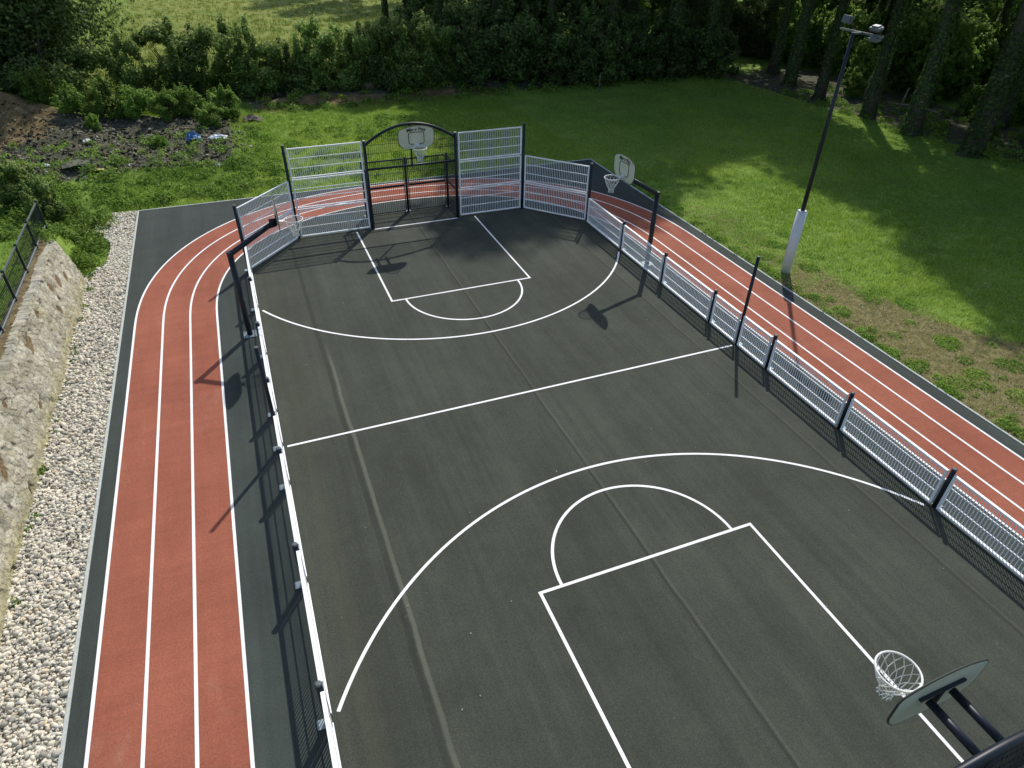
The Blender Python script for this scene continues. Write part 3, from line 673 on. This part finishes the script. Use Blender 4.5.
# --- trees
def tree(h, r0, crown_lobes, n, size, leafm, ivy=True, name='tree'):
    t = thing(name, 'x', 'tree'); mb = MB(); N = 10
    pts = []; rad = []; lx, ly = random.uniform(-.5, .5), random.uniform(-.5, .5)
    for k in range(N+1):
        u = k/N; pts.append((lx*u*u+.10*math.sin(u*7), ly*u*u+.1*math.cos(u*6)-.1, -.2+h*.9*u)); rad.append(r0*(1-.72*u)*(1+.12*math.sin(k*2.3))+r0*.4*max(0, 1-u*18))
    mb.tube(pts, rad, 10)
    for k in range(5):
        a = 6.28*k/5+random.random(); mb.tube([(0,0,.35), (math.cos(a)*r0*1.2, math.sin(a)*r0*1.2, .08), (math.cos(a)*r0*2.1, math.sin(a)*r0*2.1, -.1)], [r0*.6, r0*.4, r0*.12], 6)
    limbs(mb, (0,0,0), 9, h*.85, r0, h*.25); mb.build('trunk', M['bark'], t, True)
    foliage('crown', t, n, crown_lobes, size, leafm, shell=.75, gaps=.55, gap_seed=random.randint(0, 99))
    if ivy:
        m_ = 3200; z = rng.random(m_)**1.1*8; a = rng.uniform(0, 6.28, m_); rr = r0*(1.12-.82*z/h)*(1+.12*rng.random(m_))+.25*np.maximum(0, 1-z*2)*r0
        P = np.stack([rr*np.cos(a)+.05, rr*np.sin(a)-.05, z], 1); V, F = leafquads(P, np.stack([np.cos(a), np.sin(a), .5+0*a], 1)+.4*rng.normal(size=(m_, 3)), .05+.06*rng.random(m_))
        npmesh('ivy', V, F, M['leafdark'], t, np.repeat(np.clip(.3+.25*rng.normal(size=m_), 0, 1), 4))
    return t
def crown(w, z0, z1, k=16):
    out = []
    for i in range(k):
        u = (i+.5)/k; z = z0+(z1-z0)*u; R_ = w*math.sin(math.pi*(.18+.78*u))*.62; a = i*2.4+random.random()*.5
        q = random.uniform(.4, 1); r = random.uniform(.30, .46)*w*(.6+.5*math.sin(math.pi*u)); out.append((R_*q*math.cos(a), R_*q*math.sin(a), z, r, r, r*.75))
    return out
TREES = [tree(22, .33, crown(4.6, 6.8, 22, 26), 6800, .23, M['leafdark']) for _ in range(3)]
tp = list(TREES)
def place_tree(x, y, s, label, group=None):
    o = tp.pop(0) if tp else copy_tree(random.choice(TREES))
    o.location = (x, y, float(height(x, y))); o.rotation_euler = (0, 0, random.uniform(0, 6.28)); o.scale = (s*random.uniform(.9,1.1),)*2+(s,)
    tag(o, label, 'tree', group)
    if not group and 'group' in o: del o['group']
    return o
place_tree(27.9, 17.2, 1.0, 'ivy covered tree trunk just right of the floodlight head')
place_tree(27.4, 13.8, 1.05, 'ivy covered trunk second from the right among the lawn edge trees')
place_tree(27.35, 10.2, 1.15, 'thickest ivy covered trunk at the right edge of the lawn')
place_tree(29.8, 7.2, .9, 'leaning trunk at the right edge behind the thickest tree')
place_tree(28.9, 25.0, .95, 'dark trunk left of the floodlight pole at the wood corner')
place_tree(28.2, 21.4, .9, 'dark trunk behind the top of the floodlight pole')
wt = 'tall trees of the dark wood behind the lawn'
for (x, y, s) in ((30.5, 28.6, 1.0), (23.4, 31.0, 1.38), (19.0, 31.8, 1.4), (26.5, 33, 1.0), (15.2, 33.2, .85), (12.0, 34.8, .72), (23, 37, 1.0), (17, 39, 1), (29, 38, 1.1), (34, 34, 1.0), (33.5, 1.0, 1.0), (9.6, 39.0, .72), (6.6, 44.0, .72), (44, 33, 1), (38, 46, 1.1), (28, 49, 1.1), (14, 50, 1.1), (54, 22, 1.1), (55, 38, 1.1), (40, 20, .9), (33.6, 18.6, .85), (33.3, 13.2, .8), (34.2, 8.2, .85), (39, 27.5, .9), (52, 8, 1.1), (46, 50, 1.1), (13, 80, .95), (17.5, 76, .95), (11, 87, 1.), (22, 72, 1.), (16, 66, .8), (25.6, 29.9, .95), (22.0, 34.2, 1.15), (28.6, 32.6, 1.15)):
    place_tree(x, y, s, 'tall dark tree of the wood behind the lawn', wt)
# big leafy tree at the left, foliage down to the ground
bt = tree(9.5, .3, [(0,0,4.5,4.2,4.0,4.1)]+randlobes(26, 4.0, 3.6, 1.2, 8.8, .9, 1.6), 85000, .10, M['leafdark'], False)
bt.location = (-14.6, 34.8, 0); bt.scale = (1.12, 1.12, 1.1); bt['label'] = 'big dark leafy tree filling the upper left corner'
bt2 = tree(7, .25, [(0,0,2.6,3.0,2.4,2.6)]+randlobes(12, 2.8, 2.0, .8, 5, .8, 1.3), 24000, .11, M['leafdark'], False)
bt2.location = (-20.2, 32.0, 0); bt2['label'] = 'dark bushy tree at the left edge behind the brown mound'
bt3 = tree(5, .15, randlobes(10, 2.4, 1.6, .5, 2.6, .7, 1.1), 20000, .09, M['leafdark'], False)
bt3.location = (-14.0, 31.6, 0); bt3['label'] = 'low dark spreading tree in front of the big dark tree'
# far hedgerow closing the meadow
# --- wooden stakes
for i, (x, y, lx, ly, l) in enumerate(((30.1, 22.0, .15, .25, 'pale wooden stake left of two beyond the floodlight pole'), (30.9, 20.6, .2, .1, 'pale wooden stake right of two beyond the floodlight pole'), (16.2, 27.6, .05, 0, 'lone thin pale stake at the back of the lawn'), (30.6, 17.6, .1, -.1, 'wooden stake behind the trunk right of the floodlight'))):
    mb = MB(); mb.tube([(x, y, -.2), (x+lx, y+ly, 1.3 if i != 2 else 1.0)], [.06, .045] if i != 2 else [.03, .02], 7); o = mb.build('wooden_stake', M['wood'], None, True); tag(o, l, 'stake')
mb = MB(); mb.tube([(30.3, 18.2, .35), (30.6, 16.6, .55), (30.8, 15.2, .5)], .06, 7); o = mb.build('wooden_rail', M['wood'], None, True); tag(o, 'fallen wooden rail lying between the trunks at the wood edge', 'rail')
mb = MB(); mb.tube([(-10.95, 13.6, .2), (-10.6, 11.6, .9)], .012, 6); o = mb.build('wooden_cane', M['wood'], None, True); tag(o, 'thin cane standing in the weeds at the end of the stone wall', 'cane')

# ------------------------------------------------------------------ grass and weeds (stuff)
def blades(name, X, Y, h, m, label, cat, lean=.45, wid=.012, tbase=.45):
    n = len(X); Z = height(X, Y)-.01; a = rng.uniform(0, 6.28, n); b = rng.uniform(0, 6.28, n)
    P = np.stack([X, Y, Z], 1); w = np.stack([np.cos(a), np.sin(a), 0*a], 1)*wid*(.6+.8*rng.random(n))[:, None]
    tip = P+np.stack([np.cos(b)*h*lean*rng.random(n), np.sin(b)*h*lean*rng.random(n), h], 1)
    V = np.stack([P-w, P+w, tip], 1).reshape(-1, 3); F = np.arange(3*n).reshape(n, 3)
    t = np.clip(tbase+.22*rng.normal(size=n)+.35*lump(X*.9, Y*.9, 12), 0, 1)
    o = npmesh(name, V, F, m, None, np.repeat(t, 3)); tag(o, label, cat, kind='stuff'); return o
def clump_pts(n, x0, x1, y0, y1, per=10, spread=.09):
    k = n//per; cx = rng.uniform(x0, x1, k); cy = rng.uniform(y0, y1, k); X = np.repeat(cx, per)+spread*rng.normal(size=k*per); Y = np.repeat(cy, per)+spread*rng.normal(size=k*per); return X, Y
def outside(X, Y): return ~((X > -10.9) & (X < 9.62) & (Y < 15.72)) & ~((X < -10.7) & (X > -11.8) & (Y < 12))
X, Y = clump_pts(330000, 9.4, 28.5, -9, 30, 9)
ok = outside(X, Y) & (f_soil(X, Y) < .5) & (rng.random(len(X)) > f_straw(X, Y)*1.15-.05) & (rng.random(len(X)) < np.clip(1.5-(Y+9)/30, .35, 1)); X, Y = X[ok], Y[ok]
blades('grass', X, Y, (.05+.09*rng.random(len(X)))*(1+.5*lump(X, Y, 13)), M['grass'], 'lush green lawn grass beside and behind the track', 'grass')
X, Y = clump_pts(130000, -10.5, 9.6, 15.6, 30, 9)
ok = outside(X, Y) & (f_soil(X, Y) < .55); X, Y = X[ok], Y[ok]
blades('grass', X, Y, .06+.10*rng.random(len(X)), M['grass'], 'rough green grass behind the far end of the track', 'grass', tbase=.55)
X, Y = clump_pts(26000, 9.5, 14.5, -9, 8, 5, .12)
ok = (f_straw(X, Y) > .25); X, Y = X[ok], Y[ok]
blades('dry_grass', X, Y, .02+.045*rng.random(len(X)), M['hay'], 'dry straw coloured grass along the kerb', 'dry grass', lean=2.0, wid=.010)
X, Y = clump_pts(40000, -24, -11.75, 0, 12, 8); blades('grass', X, Y, .06+.1*rng.random(len(X)), M['grass'], 'green grass on the raised ground behind the stone wall', 'grass')
k_ = 15000; cy = 34.5+70*rng.random(k_)**2.2; cx = rng.uniform(-24, 26, k_)*(1+.5*(cy-34)/60); X = np.repeat(cx, 10)+.13*rng.normal(size=k_*10); Y = np.repeat(cy, 10)+.13*rng.normal(size=k_*10)
blades('meadow_grass', X, Y, (.10+.26*rng.random(len(X)))*(1-.5*sm(60, 100, Y)), M['meadowgrass'], 'tall pale seeding grass of the meadow behind the hedge', 'meadow', wid=.022, tbase=.5)
# leafy weeds
def weeds(name, C, label, size=.055, per=70, m=None):
    Ps = []; Ns = []; Ts = []
    for (x, y, r, h) in C:
        k = max(12, int(per*r*r*9)); a = rng.uniform(0, 6.28, k); q = np.sqrt(rng.random(k))*r; u = 1-(q/r)**2
        P = np.stack([x+q*np.cos(a), y+q*np.sin(a), float(height(x, y))+h*u*(.45+.6*rng.random(k))+.02], 1); Ps.append(P)
        Ns.append(np.stack([np.cos(a)*q/r, np.sin(a)*q/r, .7+0*a], 1)+.5*rng.normal(size=(k, 3))); Ts.append(np.clip(.45+.22*rng.normal(size=k)+random.uniform(-.25, .25), 0, 1))
    P = np.concatenate(Ps); N = np.concatenate(Ns); t = np.concatenate(Ts); V, F = leafquads(P, N, size*(.6+.8*rng.random(len(P)))); o = npmesh(name, V, F, m or M['weed'], None, np.repeat(t, 4)); tag(o, label, 'weeds', kind='stuff')
C = []
for k in range(620):
    x = random.uniform(-17, 4.5); y = random.uniform(15.9, 21.5 if x < -5 else 26)
    if x > -4 and random.random() < .55: continue
    if y > 19.6 and x < -5.5 and random.random() < .75: continue
    C.append((x, y, random.uniform(.15, .5), random.uniform(.12, .42)))
weeds('weeds', C, 'low green weeds between the rubble heap and the track')
C = [(random.uniform(-15 if k % 3 else -18, -5.5), random.uniform(20, 25), random.uniform(.1, .32), random.uniform(.1, .3)) for k in range(90)]
weeds('weeds', C, 'sparse weeds growing through the dark rubble')
C = [(random.uniform(-11.7, -10.45), random.uniform(10.2, 15.8), random.uniform(.2, .4), random.uniform(.2, .5)) for _ in range(75)]+[(random.uniform(-14.5, -11.5), random.uniform(11.5, 17), random.uniform(.2, .5), random.uniform(.2, .6)) for _ in range(110)]
weeds('weeds', C, 'bright green weeds around the end of the stone wall', .05, 110)
C = [(-10.62+random.uniform(-.05, .08), random.uniform(-3, 10), random.uniform(.06, .16), random.uniform(.06, .2)) for _ in range(26)]
weeds('weeds', C, 'small weed tufts along the foot of the stone wall', .035, 260)
C = [(random.uniform(-11.5, -11.3), random.uniform(8.0, 10.5), random.uniform(.08, .2), .12) for _ in range(8)]
C = [(9.62+abs(random.gauss(0, .22)), random.uniform(-7, 13), random.uniform(.08, .22), random.uniform(.04, .12)) for _ in range(150)]+[(random.uniform(9.8, 13), random.uniform(-7, 6), random.uniform(.05, .4), random.uniform(.02, .06)) for _ in range(60)]
weeds('weeds', C, 'patchy low weeds along the lawn side kerb', .03, 260)
C = [(random.uniform(27, 33), random.uniform(4, 24), random.uniform(.2, .5), random.uniform(.1, .4)) for _ in range(150)]+[(random.uniform(-4, 22), random.uniform(28.2, 30.5), random.uniform(.2, .5), random.uniform(.1, .4)) for _ in range(120)]
weeds('weeds', C, 'weeds along the shaded edge of the wood', .07, 60)
n = 1100; X = rng.uniform(10.5, 22, n); Y = rng.uniform(-6, 13, n); ok = f_straw(X, Y) < .3; X, Y = X[ok], Y[ok]; n = len(X)
V, F = leafquads(np.stack([X, Y, height(X, Y)+.13+.03*rng.random(n)], 1), np.stack([0*X, 0*X, 1+0*X], 1)+.2*rng.normal(size=(n, 3)), np.full(n, .013), 1., 0)
tag(npmesh('daisies', V, F, M['daisy']), 'tiny white daisies dotted through the sunny lawn', 'flowers', kind='stuff')
# specks of litter on the court
mb = MB()
for k in range(34):
    x, y = random.uniform(-5.7, 5.7), random.uniform(-9, 9); s = random.uniform(.008, .02); mb.box((x, y, .014), (s*1.5, s, .008), random.random()*3)
tag(mb.build('loose_grit', M['gravel']), 'scattered pale grit lying on the asphalt court', 'grit', kind='stuff')

for o in protos:
    if o.name not in used:
        for ch in list(o.children): bpy.data.objects.remove(ch)
        bpy.data.objects.remove(o)

# ------------------------------------------------------------------ camera, light
cam = bpy.data.cameras.new('camera'); co = bpy.data.objects.new('camera', cam); sc.collection.objects.link(co)
Fv = Vector((0.305971, 0.746931, -0.590318)); Rv = Vector((0.929524, -0.368431, 0.01561)); Uv = Vector((0.205832, 0.553491, 0.80702))
mt = Matrix((Rv, Uv, -Fv)).transposed().to_4x4(); mt.translation = (-5.46969, -11.90437, 9.757); co.matrix_world = mt
cam.sensor_width = 36; cam.lens = 666.0124/1024*36; cam.clip_end = 2000; cam.clip_start = .05; sc.camera = co
sd = Vector((.565, .754, 1)).normalized(); el = math.asin(sd.z); az = math.atan2(sd.x, sd.y)
sun = bpy.data.lights.new('sun', 'SUN'); sun.energy = 3.9; sun.angle = R(.8); sun.color = (1, .95, .86)
so = bpy.data.objects.new('sun', sun); sc.collection.objects.link(so); so.rotation_euler = (-sd).to_track_quat('-Z', 'Y').to_euler()
w = bpy.data.worlds.new('World'); sc.world = w; w.use_nodes = True; nt = w.node_tree
sky = nt.nodes.new('ShaderNodeTexSky'); sky.sky_type = 'NISHITA'; sky.sun_disc = False; sky.sun_elevation = el; sky.sun_rotation = az; sky.air_density = 1; sky.dust_density = 1.5
nt.links.new(sky.outputs[0], nt.nodes['Background'].inputs[0]); nt.nodes['Background'].inputs[1].default_value = .15
sc.view_settings.view_transform = 'Standard'; sc.view_settings.look = 'None'; sc.view_settings.exposure = 0
sc.render.resolution_x = 1024; sc.render.resolution_y = 768
